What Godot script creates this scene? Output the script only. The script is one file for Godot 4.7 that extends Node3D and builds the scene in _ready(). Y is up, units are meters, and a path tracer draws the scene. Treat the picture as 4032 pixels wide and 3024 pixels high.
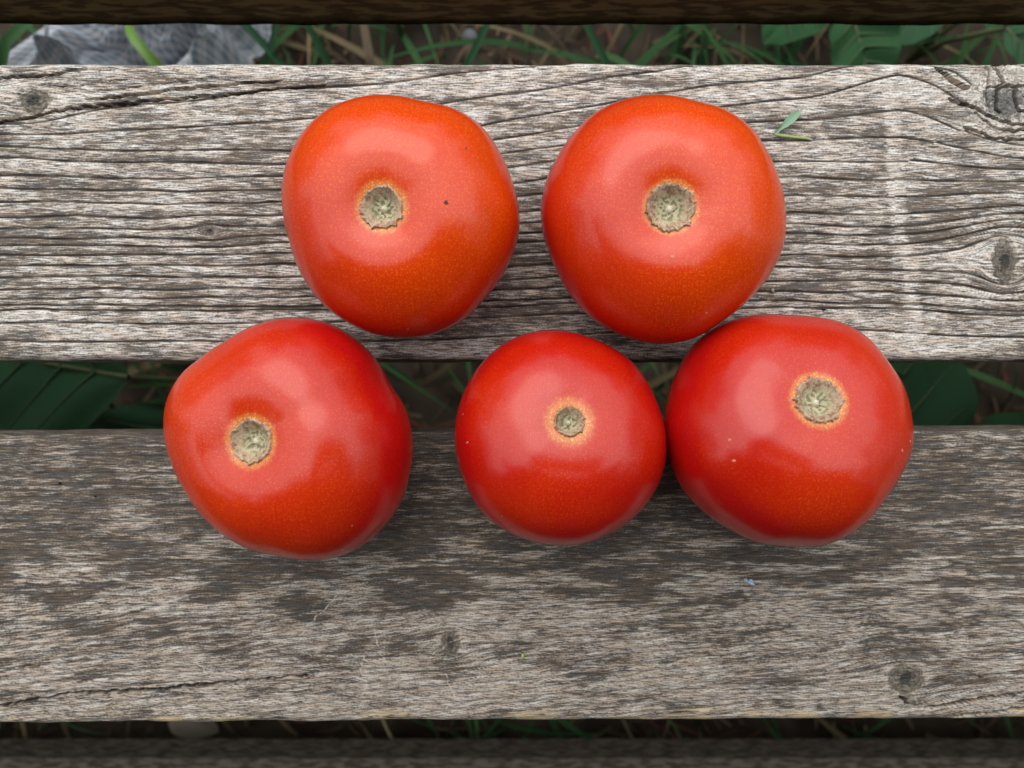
extends Node3D
# Five ripe tomatoes on the weathered slats of a garden bench, seen from straight above.

const SEAT := 0.45                 # height of the seat's top
const U := 0.29 / 3028.0           # drawing unit of the grain charts below: about a tenth of a millimetre
const CX := 2016.0                 # the charts' middle
const CY := 1512.0
const TEX_W := 2048
const TEX_H := 768
const SPAN := 0.56                 # metres of board along the texture
const GIRTH := 0.175               # metres of board round the texture

var noise_a := FastNoiseLite.new()
var noise_b := FastNoiseLite.new()
var rng := RandomNumberGenerator.new()


func _ready() -> void:
	# --- camera, sky, sun, exposure
	var cam := Camera3D.new()
	cam.name = "camera"
	add_child(cam)
	cam.position = Vector3(0, SEAT + 0.29, 0)
	cam.rotation_degrees = Vector3(-90, 0, 0)
	cam.fov = 53.06
	cam.near = 0.01
	cam.far = 200.0
	var lens := CameraAttributesPhysical.new()
	lens.frustum_focal_length = 24.0
	lens.exposure_aperture = 9.5
	lens.frustum_focus_distance = 0.262
	lens.frustum_near = 0.01
	lens.frustum_far = 200.0
	cam.attributes = lens
	cam.fov = 53.06
	cam.current = true

	var env := Environment.new()
	env.background_mode = Environment.BG_SKY
	env.tonemap_mode = Environment.TONE_MAPPER_LINEAR
	env.tonemap_exposure = 0.93
	env.sdfgi_enabled = true
	env.ssao_enabled = true
	env.ssil_enabled = true
	var sky_mat := ProceduralSkyMaterial.new()
	sky_mat.sky_top_color = Color(0.93, 0.965, 1.0)
	sky_mat.sky_horizon_color = Color(0.66, 0.68, 0.70)
	sky_mat.sky_curve = 0.6
	sky_mat.sky_energy_multiplier = 1.5
	sky_mat.ground_bottom_color = Color(0.2, 0.22, 0.16)
	sky_mat.ground_horizon_color = Color(0.4, 0.42, 0.4)
	sky_mat.sun_angle_max = 1.0
	var sky := Sky.new()
	sky.sky_material = sky_mat
	env.sky = sky
	var we := WorldEnvironment.new()
	we.name = "world_environment"
	we.environment = env
	add_child(we)

	var sun := DirectionalLight3D.new()
	sun.name = "sun"
	sun.light_color = Color(1.0, 0.97, 0.93)
	sun.light_energy = 0.38
	sun.light_angular_distance = 45.0
	sun.sky_mode = DirectionalLight3D.SKY_MODE_LIGHT_ONLY
	sun.shadow_enabled = true
	add_child(sun)
	sun.look_at_from_position(Vector3(-0.2, 1.0, -0.72), Vector3.ZERO, Vector3.UP)

	noise_a.noise_type = FastNoiseLite.TYPE_SIMPLEX
	noise_a.frequency = 1.0
	noise_a.fractal_type = FastNoiseLite.FRACTAL_NONE
	noise_a.seed = 11
	noise_b.noise_type = FastNoiseLite.TYPE_SIMPLEX
	noise_b.frequency = 1.0
	noise_b.fractal_type = FastNoiseLite.FRACTAL_FBM
	noise_b.fractal_octaves = 3
	noise_b.seed = 47
	rng.seed = 2024

	build_ground()
	build_bench()
	build_tomatoes()
	build_small_things()
	build_plants()
	build_cloth()
	build_garden()
	build_house()
	build_photographer()


# ------------------------------------------------------------------ naming
func tag(o: Node3D, label: String, category: String, group := "", kind := "") -> void:
	if label: o.set_meta("label", label)
	if category: o.set_meta("category", category)
	if group: o.set_meta("group", group)
	if kind: o.set_meta("kind", kind)


func numbered(called: String, parent: Node) -> String:
	if not parent.has_node(NodePath(called)):
		return called
	var k := 1
	while parent.has_node(NodePath("%s_%03d" % [called, k])):
		k += 1
	return "%s_%03d" % [called, k]


func base(called: String, at: Vector3) -> Node3D:
	var o := Node3D.new()
	o.name = numbered(called, self)
	add_child(o, true)
	o.position = at
	return o


func put(called: String, m: Mesh, mat: Material, parent: Node, at := Vector3.ZERO) -> MeshInstance3D:
	var o := MeshInstance3D.new()
	o.name = numbered(called, parent)
	o.mesh = m
	if mat: o.material_override = mat
	parent.add_child(o, true)
	o.position = at
	return o


# ------------------------------------------------------------------ meshes
# A sheet of rows x cols points; smooth normals from its faces; loop: the columns close on themselves
func sheet(p: PackedVector3Array, rows: int, cols: int, loop := false, colors := PackedColorArray(), uv := PackedVector2Array(), turned := false, into: ArrayMesh = null) -> ArrayMesh:
	var idx := PackedInt32Array()
	var n := PackedVector3Array()
	n.resize(p.size())
	var last := cols if loop else cols - 1
	idx.resize((rows - 1) * last * 6)
	var k := 0
	for r in rows - 1:
		for c in last:
			var a := r * cols + c
			var b := r * cols + (c + 1) % cols
			var d := a + cols
			var e := b + cols
			if turned:
				var t := a; a = b; b = t
				t = d; d = e; e = t
			var f := (p[d] - p[a]).cross(p[e] - p[a]) + (p[e] - p[a]).cross(p[b] - p[a])
			n[a] += f; n[b] += f; n[d] += f; n[e] += f
			idx[k] = a; idx[k + 1] = e; idx[k + 2] = d
			idx[k + 3] = a; idx[k + 4] = b; idx[k + 5] = e
			k += 6
	for i in n.size():
		n[i] = n[i].normalized()
	var arr := []
	arr.resize(Mesh.ARRAY_MAX)
	arr[Mesh.ARRAY_VERTEX] = p
	arr[Mesh.ARRAY_NORMAL] = n
	arr[Mesh.ARRAY_INDEX] = idx
	if colors.size(): arr[Mesh.ARRAY_COLOR] = colors
	if uv.size(): arr[Mesh.ARRAY_TEX_UV] = uv
	var m := into if into else ArrayMesh.new()
	m.add_surface_from_arrays(Mesh.PRIMITIVE_TRIANGLES, arr)
	return m


# A tapering tube along a path
func tube(path: PackedVector3Array, radii: Array, sides := 8, squash := 1.0) -> ArrayMesh:
	var p := PackedVector3Array()
	for i in path.size():
		var t := (path[mini(i + 1, path.size() - 1)] - path[maxi(i - 1, 0)]).normalized()
		var s := t.cross(Vector3.UP)
		s = Vector3.RIGHT if s.length() < 0.05 else s.normalized()
		var w := s.cross(t)
		var rad: float = radii[i]
		for k in sides:
			var a := TAU * k / sides
			p.append(path[i] + s * cos(a) * rad + w * sin(a) * rad * squash)
	return sheet(p, path.size(), sides, true)


func plain(color: Color, rough := 0.8, spec := 0.4) -> StandardMaterial3D:
	var m := StandardMaterial3D.new()
	m.albedo_color = color.linear_to_srgb()
	m.roughness = rough
	m.metallic_specular = spec
	m.cull_mode = BaseMaterial3D.CULL_DISABLED
	return m


# ------------------------------------------------------------------ wood
func smooth(a: float, b: float, x: float) -> float:
	var t := clampf((x - a) / (b - a), 0.0, 1.0)
	return t * t * (3.0 - 2.0 * t)


# Rows j0 to j1 of a board's colour, relief and fine fibre. cols: [[chart x, growth lines from the top of the chart down], ...]
func wood_rows(y_start: float, cols: Array, knots: Array, marks: Array, look: Dictionary, j0: int, j1: int) -> Array:
	var bytes := PackedByteArray()
	bytes.resize(TEX_W * (j1 - j0) * 3)
	var hgt := PackedFloat32Array()
	hgt.resize(TEX_W * (j1 - j0))
	var fib := PackedFloat32Array()
	fib.resize(TEX_W * (j1 - j0))
	var n_lines: int = cols[0][1].size()
	var per_row := GIRTH / TEX_H / U
	var line := PackedFloat32Array()
	line.resize(n_lines)
	var line_amt: float = look.lines
	var slope: float = look.slope
	var s_from: float = look.slope_from
	var s_to: float = look.slope_to
	var bias: float = look.bias
	var patch: float = look.patch
	var soft: float = look.soft
	var zone: float = look.zone
	var crisp: float = look.crisp
	var band: float = look.band
	var line_dark: Color = look.line_color
	var dark_a: Color = look.dark
	var light_a: Color = look.light
	var tan_a: Color = look.tan
	var sd: float = look.seed
	var raw_low: float = look.raw_low       # chart y of the worn lower edge
	for i in TEX_W:
		var X := ((i + 0.5) / TEX_W - 0.5) * SPAN / U + CX
		var xm := X * 0.0958
		# lines of this column
		var c1 := 1
		while c1 < cols.size() - 1 and cols[c1][0] < X:
			c1 += 1
		var ca: Array = cols[c1 - 1]
		var cb: Array = cols[c1]
		var t := clampf((X - ca[0]) / (cb[0] - ca[0]), 0.0, 1.0)
		t = lerpf(t, t * t * (3.0 - 2.0 * t), 0.6)
		for k in n_lines:
			line[k] = lerpf(ca[1][k], cb[1][k], t) + noise_a.get_noise_2d(X * 0.0016 + k * 5.3, sd) * 4.0
		var near: Array = []
		for q in knots:
			if absf(X - q.x) < q.rx * 9.0: near.append(q)
		var near_marks: Array = []
		for q in marks:
			if absf(X - q[0]) < q[2] * 1.5 + absf(q[5]) * q[3] * 1.4: near_marks.append(q)
		var li := 0
		for j in range(j0, j1):
			var Y := y_start + (j + 0.5) * per_row
			var r := Y + noise_a.get_noise_2d(X * 0.0028 + sd, Y * 0.004) * 2.0
			var kin := 9.0
			var kang := 0.0
			var kring := 0.0
			for q in near:
				var dx: float = (X - q.x) / q.rx
				var dy: float = (Y - q.y) / q.ry
				var d2: float = dx * dx * 0.3 + dy * dy
				if d2 < 40.0:
					r -= q.bend * dy * q.ry / maxf(d2, 1.0)
				var d: float = sqrt(dx * dx + dy * dy)
				if d < kin:
					kin = d
					kang = atan2(dy, dx)
					kring = q.ry
			if slope != 0.0:
				r += slope * (X - CX) * smooth(s_from, s_to, Y)
			# growth line
			while li > 0 and line[li - 1] > r: li -= 1
			while li < n_lines and line[li] <= r: li += 1
			var under := line[li] - r if li < n_lines else 40.0       # the line below this point
			var over := r - line[li - 1] if li > 0 else 40.0          # the line above it
			var wv := 0.92 + 0.35 * noise_a.get_noise_2d(X * 0.005 + li * 9.7, sd)
			var lv := 0.92 + 0.35 * noise_a.get_noise_2d(X * 0.005 + (li - 1) * 9.7, sd)
			var ln := maxf(smooth(8.0, 0.5, under) * wv, smooth(4.5, 1.0, over) * lv)
			var rel := -ln * 0.00045 * line_amt + 0.00022 * line_amt * smooth(2.0, 14.0, over) * smooth(60.0, 0.0, over)
			var rm := r * 0.0958
			var n1 := noise_a.get_noise_2d(xm * 0.060 + sd, rm * 1.55)
			var n1b := noise_a.get_noise_2d(xm * 0.13, rm * 2.6 + sd)
			var n2 := 1.35 * noise_b.get_noise_2d(xm * 0.030 + 9.0, rm * 0.40 + sd * 2.0)
			var n3 := noise_b.get_noise_2d(xm * 0.020 + sd, rm * 0.095)
			var n4 := noise_a.get_noise_2d(xm * 0.8, rm * 1.3 + sd)
			var m := n2 * 0.40 + n1 * 0.29 + n3 * patch + n1b * 0.22 + n4 * 0.07 + bias
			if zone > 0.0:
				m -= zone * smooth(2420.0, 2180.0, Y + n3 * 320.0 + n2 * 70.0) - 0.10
			m -= band * (smooth(70.0, 4.0, under) - 0.35)
			if raw_low > 0.0:
				m += 0.36 * smooth(raw_low - 230.0, raw_low - 40.0, Y + n3 * 260.0 + n2 * 60.0) + 0.20 * smooth(raw_low - 560.0, raw_low - 380.0, Y + n3 * 400.0 + n2 * 90.0)
			for q in near_marks:
				var ax: float = absf(X - q[0] - (Y - q[1]) * q[5]) / q[2]
				if ax < 1.4:
					var ay: float = absf(Y - q[1]) / q[3]
					if ay < 1.3:
						m += q[4] * smooth(1.3, 0.55, maxf(ax, ay) + n2 * 0.5 + n1 * 0.25)
			var s := (1.0 - crisp) * smooth(-soft, soft, m) + crisp * smooth(-0.15, 0.17, m + 0.15 * n4 + 0.26 * n1b)
			var hue := noise_a.get_noise_2d(xm * 0.05 + 40.0, rm * 0.3 + sd)
			var col := dark_a.lerp(light_a, s)
			col = col.lerp(tan_a, clampf(0.22 + hue * 0.5, 0.0, 0.5) * (0.35 + 0.65 * s))
			col = col.lerp(Color(0.36, 0.39, 0.43), clampf(-hue * 0.5, 0.0, 0.22) * (1.0 - s))
			col = col * (1.0 + 0.17 * n1b + 0.09 * n4)
			var pore := smooth(0.34, 0.62, -n1b - 0.35 * n4) * 0.45
			col = col.lerp(dark_a * 0.8, pore)
			if ln > 0.0:
				col = col.lerp(line_dark, clampf(ln * line_amt * (1.0 + 0.3 * n1), 0.0, 0.92))
			# worn raw edge
			if raw_low > 0.0 and Y > raw_low:
				var raw := smooth(raw_low, raw_low + 30.0, Y + n2 * 40.0) * smooth(-0.12, 0.40, noise_b.get_noise_2d(xm * 0.035 + 7.0, sd) + n1 * 0.3)
				col = col.lerp(Color(0.80, 0.69, 0.51), raw * 0.6)
			if kin < 2.4:
				var iso := noise_a.get_noise_2d(X * 0.045 + sd, Y * 0.045)
				var iso2 := noise_a.get_noise_2d(X * 0.11, Y * 0.11 + sd)
				var wob := kin + 0.10 * noise_a.get_noise_2d(X * 0.02, Y * 0.02 + sd) + 0.05 * iso
				var ring := 0.5 + 0.5 * sin(wob * kring * 0.30 + 2.0 * noise_a.get_noise_2d(X * 0.012, Y * 0.012) + 0.8 * iso)
				var inside := smooth(1.06, 0.86, wob)
				var halo := smooth(1.8, 1.1, wob) * (1.0 - inside) * (0.55 + 0.7 * n1 + 0.5 * n4)
				col = col.lerp(Color(0.75, 0.71, 0.64), clampf(halo * 0.40, 0.0, 0.32))
				var swirl := noise_a.get_noise_2d(wob * kring * 0.09 + sd, kang * 1.6 + kring)
				var swirl2 := noise_a.get_noise_2d(wob * kring * 0.22, kang * 3.0 + sd)
				var kc := Color(0.31, 0.28, 0.245).lerp(Color(0.54, 0.50, 0.44), clampf(0.25 + 0.30 * ring + 0.45 * swirl + 0.3 * swirl2 + 0.2 * iso2, 0.0, 1.0))
				kc = kc.lerp(Color(0.20, 0.19, 0.18), smooth(0.55 + 0.15 * iso2, 0.25, wob) * 0.85)
				if kring > 120.0:
					kc = Color(0.50, 0.46, 0.415).lerp(Color(0.84, 0.80, 0.745), clampf(0.55 + 0.15 * ring + 0.6 * swirl + 0.35 * swirl2 + 0.2 * iso2, 0.0, 1.0))
					kc = kc.lerp(Color(0.33, 0.32, 0.31), 0.8 * smooth(-20.0, 25.0, Y - 342.0 + 20.0 * iso) * smooth(0.72, 0.45, wob + 0.2 * swirl))
				var spoke := smooth(0.14, 0.02, absf(sin(kang * 2.5 + kring + 1.2 * noise_a.get_noise_2d(wob * 2.0, kring)))) * smooth(0.9, 0.2, wob)
				col = col.lerp(kc, inside * 0.92)
				rel = lerpf(rel, -0.0002 + (ring - 0.5) * 0.0004 - 0.0005 * smooth(0.4, 0.0, wob) - 0.0012 * spoke, inside)
				rel -= 0.0009 * smooth(0.10, 0.0, absf(wob - 1.0)) * clampf(0.4 + n3 + 0.6 * sin(kang * 2.0 + kring), 0.0, 1.0)
			var at := (j - j0) * TEX_W + i
			bytes[at * 3] = clampi(int(col.r * 255.0), 0, 255)
			bytes[at * 3 + 1] = clampi(int(col.g * 255.0), 0, 255)
			bytes[at * 3 + 2] = clampi(int(col.b * 255.0), 0, 255)
			hgt[at] = rel + n3 * 0.0003
			fib[at] = 0.5 + 0.32 * n1 + 0.22 * n1b + 0.12 * n4 + 0.12 * n2
	return [bytes, hgt, fib]


# Starts the work on a board's charts; wood_maps() gathers it
func wood_start(z_edge: float, flat: float, rad: float, cols: Array, knots: Array, marks: Array, look: Dictionary) -> Dictionary:
	var side_len: float = flat - rad + rad * PI / 2.0   # girth from the bottom edge to where the top begins
	var y_start := (z_edge + rad - side_len) / U + CY    # chart y of the texture's first row
	var threads := []
	for k in 2:
		var th := Thread.new()
		th.start(wood_rows.bind(y_start, cols, knots, marks, look, TEX_H / 2 * k, TEX_H / 2 * (k + 1)))
		threads.append(th)
	return {"y": y_start, "threads": threads}


func wood_maps(job: Dictionary, cracks: Array, scratches := []) -> Dictionary:
	var bytes := PackedByteArray()
	var hgt := PackedFloat32Array()
	var fib := PackedFloat32Array()
	for th in job.threads:
		var got: Array = th.wait_to_finish()
		bytes.append_array(got[0])
		hgt.append_array(got[1])
		fib.append_array(got[2])
	var y_start: float = job.y
	var per_row := GIRTH / TEX_H / U
	# cracks: real grooves, cut into the relief
	for c in cracks:
		var path: Array = c.path
		for a in path.size() - 1:
			var p0: Vector2 = path[a]
			var p1: Vector2 = path[a + 1]
			var steps := int(p0.distance_to(p1) / 2.0) + 1
			for st in steps:
				var f := (a + float(st) / steps) / (path.size() - 1)
				var p := p0.lerp(p1, float(st) / steps)
				p.y += noise_a.get_noise_2d(p.x * 0.02, p.y * 0.02 + 3.0) * 4.0
				var w: float = c.w * (0.45 + 0.55 * sin(PI * clampf(f, 0.04, 0.96))) * (1.0 + 0.4 * noise_a.get_noise_2d(p.x * 0.011, 8.0))
				var ci := int(((p.x - CX) * U / SPAN + 0.5) * TEX_W)
				var cj := int((p.y - y_start) / per_row)
				var reach := int(w / per_row) + 1
				for dj in range(-reach, reach + 1):
					for di in range(-1, 2):
						var jj := cj + dj
						var ii := ci + di
						if ii < 0 or ii >= TEX_W or jj < 0 or jj >= TEX_H: continue
						var dist := Vector2(((ii + 0.5) / TEX_W - 0.5) * SPAN / U + CX - p.x, y_start + (jj + 0.5) * per_row - p.y).length() / w
						if dist < 1.0:
							hgt[jj * TEX_W + ii] = minf(hgt[jj * TEX_W + ii], -c.depth * (1.0 - dist * dist))
	# scratches: thin pale lines across the grain
	for path in scratches:
		for a in path.size() - 1:
			var p0: Vector2 = path[a]
			var p1: Vector2 = path[a + 1]
			var steps := int(p0.distance_to(p1)) + 1
			for st in steps:
				var p := p0.lerp(p1, float(st) / steps)
				p += Vector2(noise_a.get_noise_2d(p.y * 0.03, 1.0), noise_a.get_noise_2d(p.x * 0.03, 5.0)) * 5.0
				var ci := int(((p.x - CX) * U / SPAN + 0.5) * TEX_W)
				var cj := int((p.y - y_start) / per_row)
				var k := 0.30 + 0.35 * noise_a.get_noise_2d(p.x * 0.05, p.y * 0.05)
				for q in [Vector2i(ci, cj), Vector2i(ci + 1, cj)]:
					if q.x < 0 or q.x >= TEX_W or q.y < 0 or q.y >= TEX_H or k <= 0.0: continue
					var at: int = (q.y * TEX_W + q.x) * 3
					bytes[at] = int(lerpf(bytes[at], 200.0, k))
					bytes[at + 1] = int(lerpf(bytes[at + 1], 188.0, k))
					bytes[at + 2] = int(lerpf(bytes[at + 2], 172.0, k))
	var fine := Image.create_from_data(TEX_W, TEX_H, false, Image.FORMAT_RF, fib.to_byte_array())
	var img := Image.create_from_data(TEX_W, TEX_H, false, Image.FORMAT_RGB8, bytes)
	var mat := StandardMaterial3D.new()
	mat.albedo_texture = ImageTexture.create_from_image(img)
	mat.roughness = 0.82
	mat.metallic_specular = 0.3
	mat.heightmap_enabled = true
	mat.heightmap_texture = ImageTexture.create_from_image(fine)
	mat.heightmap_scale = 0.02
	return {"hgt": hgt, "mat": mat}


func relief(h: PackedFloat32Array, u: float, v: float) -> float:
	var x := clampf(u * TEX_W - 0.5, 0.0, TEX_W - 1.001)
	var y := clampf(v * TEX_H - 0.5, 0.0, TEX_H - 1.001)
	var i := int(x)
	var j := int(y)
	var fx := x - i
	var fy := y - j
	var a := j * TEX_W + i
	return lerpf(lerpf(h[a], h[a + 1], fx), lerpf(h[a + TEX_W], h[a + TEX_W + 1], fx), fy)


# A plank with rounded edges, its relief in the mesh; z from z0 to z1, top at y = 0
func plank(z0: float, z1: float, thick: float, rad: float, half: float, h: PackedFloat32Array, step_x: float, step_z: float, sd: float) -> ArrayMesh:
	var prof: Array = []      # z, y, nz, ny, girth
	var g := 0.0
	for k in 5:
		prof.append([z0, -thick + (thick - rad) * k / 4.0, -1.0, 0.0, (thick - rad) * k / 4.0])
	g = thick - rad
	for k in range(1, 9):
		var a := PI / 2.0 * k / 8.0
		prof.append([z0 + rad - cos(a) * rad, -rad + sin(a) * rad, -cos(a), sin(a), g + a * rad])
	g += PI / 2.0 * rad
	var n := int((z1 - z0 - 2.0 * rad) / step_z)
	for k in range(1, n + 1):
		var d := (z1 - z0 - 2.0 * rad) * k / n
		prof.append([z0 + rad + d, 0.0, 0.0, 1.0, g + d])
	g += z1 - z0 - 2.0 * rad
	for k in range(1, 9):
		var a := PI / 2.0 * k / 8.0
		prof.append([z1 - rad + sin(a) * rad, -rad + cos(a) * rad, sin(a), cos(a), g + a * rad])
	g += PI / 2.0 * rad
	for k in range(1, 5):
		prof.append([z1, -rad - (thick - rad) * k / 4.0, 1.0, 0.0, g + (thick - rad) * k / 4.0])
	prof.append([z0, -thick, 0.0, -1.0, 0.0])
	var xs := PackedFloat32Array()
	var x := -half
	while x < half:
		xs.append(x)
		x += (step_x * 0.4 if absf(x) > 0.160 and absf(x) < 0.2 else step_x) if absf(x) < 0.235 else 0.006
	xs.append(half)
	var cols := prof.size()
	var p := PackedVector3Array()
	var uv := PackedVector2Array()
	p.resize(xs.size() * cols)
	uv.resize(xs.size() * cols)
	var at := 0
	for xx in xs:
		var u := xx / SPAN + 0.5
		var mu := absf(fposmod(u + 1.0, 2.0) - 1.0)
		var e0 := noise_b.get_noise_2d(xx * 22.0, sd) * 0.0004
		var e1 := noise_b.get_noise_2d(xx * 22.0, sd + 50.0) * 0.0004
		for q in prof:
			var v: float = q[4] / GIRTH
			var d := relief(h, mu, v) if h.size() else noise_a.get_noise_2d(xx * 30.0, q[4] * 300.0 + sd) * 0.0003
			d += absf(q[2]) * (e0 if q[2] < 0.0 else e1)
			p[at] = Vector3(xx, q[1] + q[3] * d, q[0] + q[2] * d)
			uv[at] = Vector2(mu, v)
			at += 1
	var m := sheet(p, xs.size(), cols, true, PackedColorArray(), uv)
	for side in 2:
		var ring := PackedVector3Array()
		var ruv := PackedVector2Array()
		for c in cols:
			ring.append(Vector3((-half if side == 0 else half), -thick / 2.0, (z0 + z1) / 2.0))
			ruv.append(Vector2(0.02, 0.5))
		for c in cols:
			ring.append(p[c if side == 0 else (xs.size() - 1) * cols + c])
			ruv.append(Vector2(0.02 + 0.02 * c / cols, 0.6))
		sheet(ring, 2, cols, true, PackedColorArray(), ruv, side == 1, m)
	return m


func charted(origin: Vector2, scale: float, pts: Array) -> Array:
	var out := []
	for q in pts:
		out.append(origin + Vector2(q[0], q[1]) * scale)
	return out


func lines_at(list: Array) -> Array:
	var out := []
	for y in list:
		out.append(240.0 + 0.7112 * y)
	return out


func build_bench() -> void:
	var bench := base("wooden_bench", Vector3.ZERO)
	tag(bench, "weathered grey wooden bench of parallel slats carrying the five tomatoes", "bench")
	var zero := Vector2.ZERO
	# upper seat slat: growth lines read off along six sections
	var cols := [
		[0.0, lines_at([340, 400, 463, 530, 630, 705, 780, 860, 930, 980, 1022, 1073, 1130, 1195, 1265, 1315, 1355, 1380, 1450, 1548])],
		[605.0, lines_at([240, 370, 500, 565, 650, 720, 793, 868, 932, 985, 1026, 1078, 1138, 1195, 1267, 1312, 1357, 1380, 1455, 1555])],
		[1138.0, lines_at([155, 330, 500, 570, 640, 708, 778, 850, 915, 970, 1010, 1062, 1130, 1195, 1262, 1310, 1360, 1383, 1455, 1555])],
		[3113.0, lines_at([-120, -20, 100, 220, 330, 430, 545, 635, 737, 830, 895, 943, 998, 1070, 1137, 1210, 1270, 1325, 1365, 1490])],
		[3540.0, lines_at([-300, -150, -20, 95, 265, 410, 545, 655, 740, 845, 908, 955, 1008, 1075, 1145, 1212, 1272, 1335, 1355, 1495])],
		[4032.0, lines_at([60, 160, 260, 335, 440, 520, 590, 660, 735, 805, 860, 900, 940, 1000, 1160, 1230, 1280, 1345, 1380, 1500])],
	]
	var knots := [
		{"x": 135.0, "y": 396.0, "rx": 62.0, "ry": 50.0, "bend": 0.5},
		{"x": 825.0, "y": 909.0, "rx": 22.0, "ry": 20.0, "bend": 0.8},
		{"x": 3965.0, "y": 385.0, "rx": 150.0, "ry": 150.0, "bend": 0.25},
		{"x": 3955.0, "y": 1029.0, "rx": 48.0, "ry": 85.0, "bend": 0.6},
	]
	var o3 := Vector2(0, 240)
	var o8 := Vector2(3600, 240)
	var cracks := [
		{"path": charted(o3, 0.7112, [[-400, 130], [-150, 120], [0, 98], [130, 85], [270, 78], [380, 60], [480, 46]]), "w": 5.0, "depth": 0.005},
		{"path": charted(o3, 0.7112, [[480, 218], [700, 192], [900, 168], [1000, 155], [1300, 128], [1560, 112]]), "w": 5.0, "depth": 0.0052},
		{"path": charted(o3, 0.7112, [[-300, 335], [0, 340], [150, 322], [250, 290], [380, 265], [600, 245], [800, 226], [1000, 208], [1250, 190], [1500, 160], [1800, 132]]), "w": 5.0, "depth": 0.0052},
		{"path": charted(o3, 0.7112, [[200, 130], [330, 140], [450, 138], [700, 100]]), "w": 3.0, "depth": 0.0014},
		{"path": charted(o3, 0.7112, [[520, 170], [700, 150], [1000, 115], [1250, 80]]), "w": 2.6, "depth": 0.0012},
		{"path": charted(o8, 0.241, [[350, 90], [500, 230], [650, 340], [800, 440], [900, 445]]), "w": 9.0, "depth": 0.007},
		{"path": charted(o8, 0.241, [[1290, 60], [1390, 180], [1440, 300], [1470, 390], [1350, 500], [1350, 620], [1330, 770], [1420, 850]]), "w": 10.0, "depth": 0.008},
		{"path": charted(o8, 0.241, [[570, 620], [800, 720], [1000, 740], [1180, 880], [1400, 980], [1650, 1035], [1900, 1020]]), "w": 6.8, "depth": 0.006},
		{"path": charted(o8, 0.241, [[1000, 850], [1200, 1010], [1400, 1110], [1650, 1140], [1900, 1120]]), "w": 6.0, "depth": 0.005},
		{"path": charted(o8, 0.241, [[820, 1090], [1100, 1190], [1350, 1270], [1600, 1285], [1900, 1262]]), "w": 6.8, "depth": 0.006},
		{"path": charted(o8, 0.241, [[1250, 100], [1220, 300], [1190, 500], [1190, 650], [1230, 750]]), "w": 6.0, "depth": 0.005},
		{"path": charted(o8, 0.241, [[1220, 420], [1480, 408], [1800, 415]]), "w": 6.4, "depth": 0.005},
		{"path": charted(o8, 0.241, [[1660, 430], [1640, 560], [1680, 740], [1720, 820], [1900, 830]]), "w": 6.0, "depth": 0.005},
	]
	var marks := [   # x, y, half width, half height, strength, lean: pale scuffs across the grain
		[3525.0, 640.0, 30.0, 440.0, 0.60, 0.045], [3590.0, 1180.0, 32.0, 210.0, 0.45, 0.03], [3150.0, 330.0, 420.0, 60.0, 0.35, 0.0], [3300.0, 1345.0, 500.0, 55.0, 0.35, 0.0], [3850.0, 340.0, 70.0, 60.0, 0.5, 0.0], [300.0, 1250.0, 420.0, 90.0, 0.25, 0.0],
		[430.0, 1130.0, 36.0, 260.0, 0.25, 0.02], [260.0, 640.0, 150.0, 30.0, 0.30, 0.0],
		[1870.0, 470.0, 40.0, 26.0, 0.6, 0.0], [3480.0, 1330.0, 120.0, 60.0, 0.25, 0.0], [1700.0, 330.0, 300.0, 46.0, 0.28, 0.0],
		[560.0, 800.0, 190.0, 24.0, 0.35, 0.0], [3800.0, 1150.0, 150.0, 30.0, 0.3, 0.0],
	]
	var look := {"seed": 3.7, "lines": 1.0, "slope": 0.0, "slope_from": 0.0, "slope_to": 1.0, "bias": 0.03, "patch": 0.58, "soft": 0.56, "zone": 0.0, "crisp": 0.38, "band": 0.30, "raw_low": 0.0,
		"line_color": Color(0.21, 0.18, 0.155), "dark": Color(0.39, 0.348, 0.306), "light": Color(0.785, 0.755, 0.715), "tan": Color(0.70, 0.62, 0.54)}
	var job := wood_start(-0.1213, 0.03, 0.0032, cols, knots, marks, look)


	# lower seat slat: plainer, dense fibre
	var la := []
	var lb := []
	var yy := 1640.0
	rng.seed = 77
	while yy < 2900.0:
		la.append(yy)
		lb.append(yy + rng.randf_range(-8.0, 8.0))
		yy += rng.randf_range(17.0, 44.0)
	var cols2 := [[0.0, la], [4032.0, lb]]
	var knots2 := [
		{"x": 1768.0, "y": 2534.0, "rx": 40.0, "ry": 55.0, "bend": 0.4},
		{"x": 3563.0, "y": 2680.0, "rx": 72.0, "ry": 60.0, "bend": 0.4},
	]
	var o5 := Vector2(0, 1650)
	var o7 := Vector2(2700, 2050)
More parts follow.
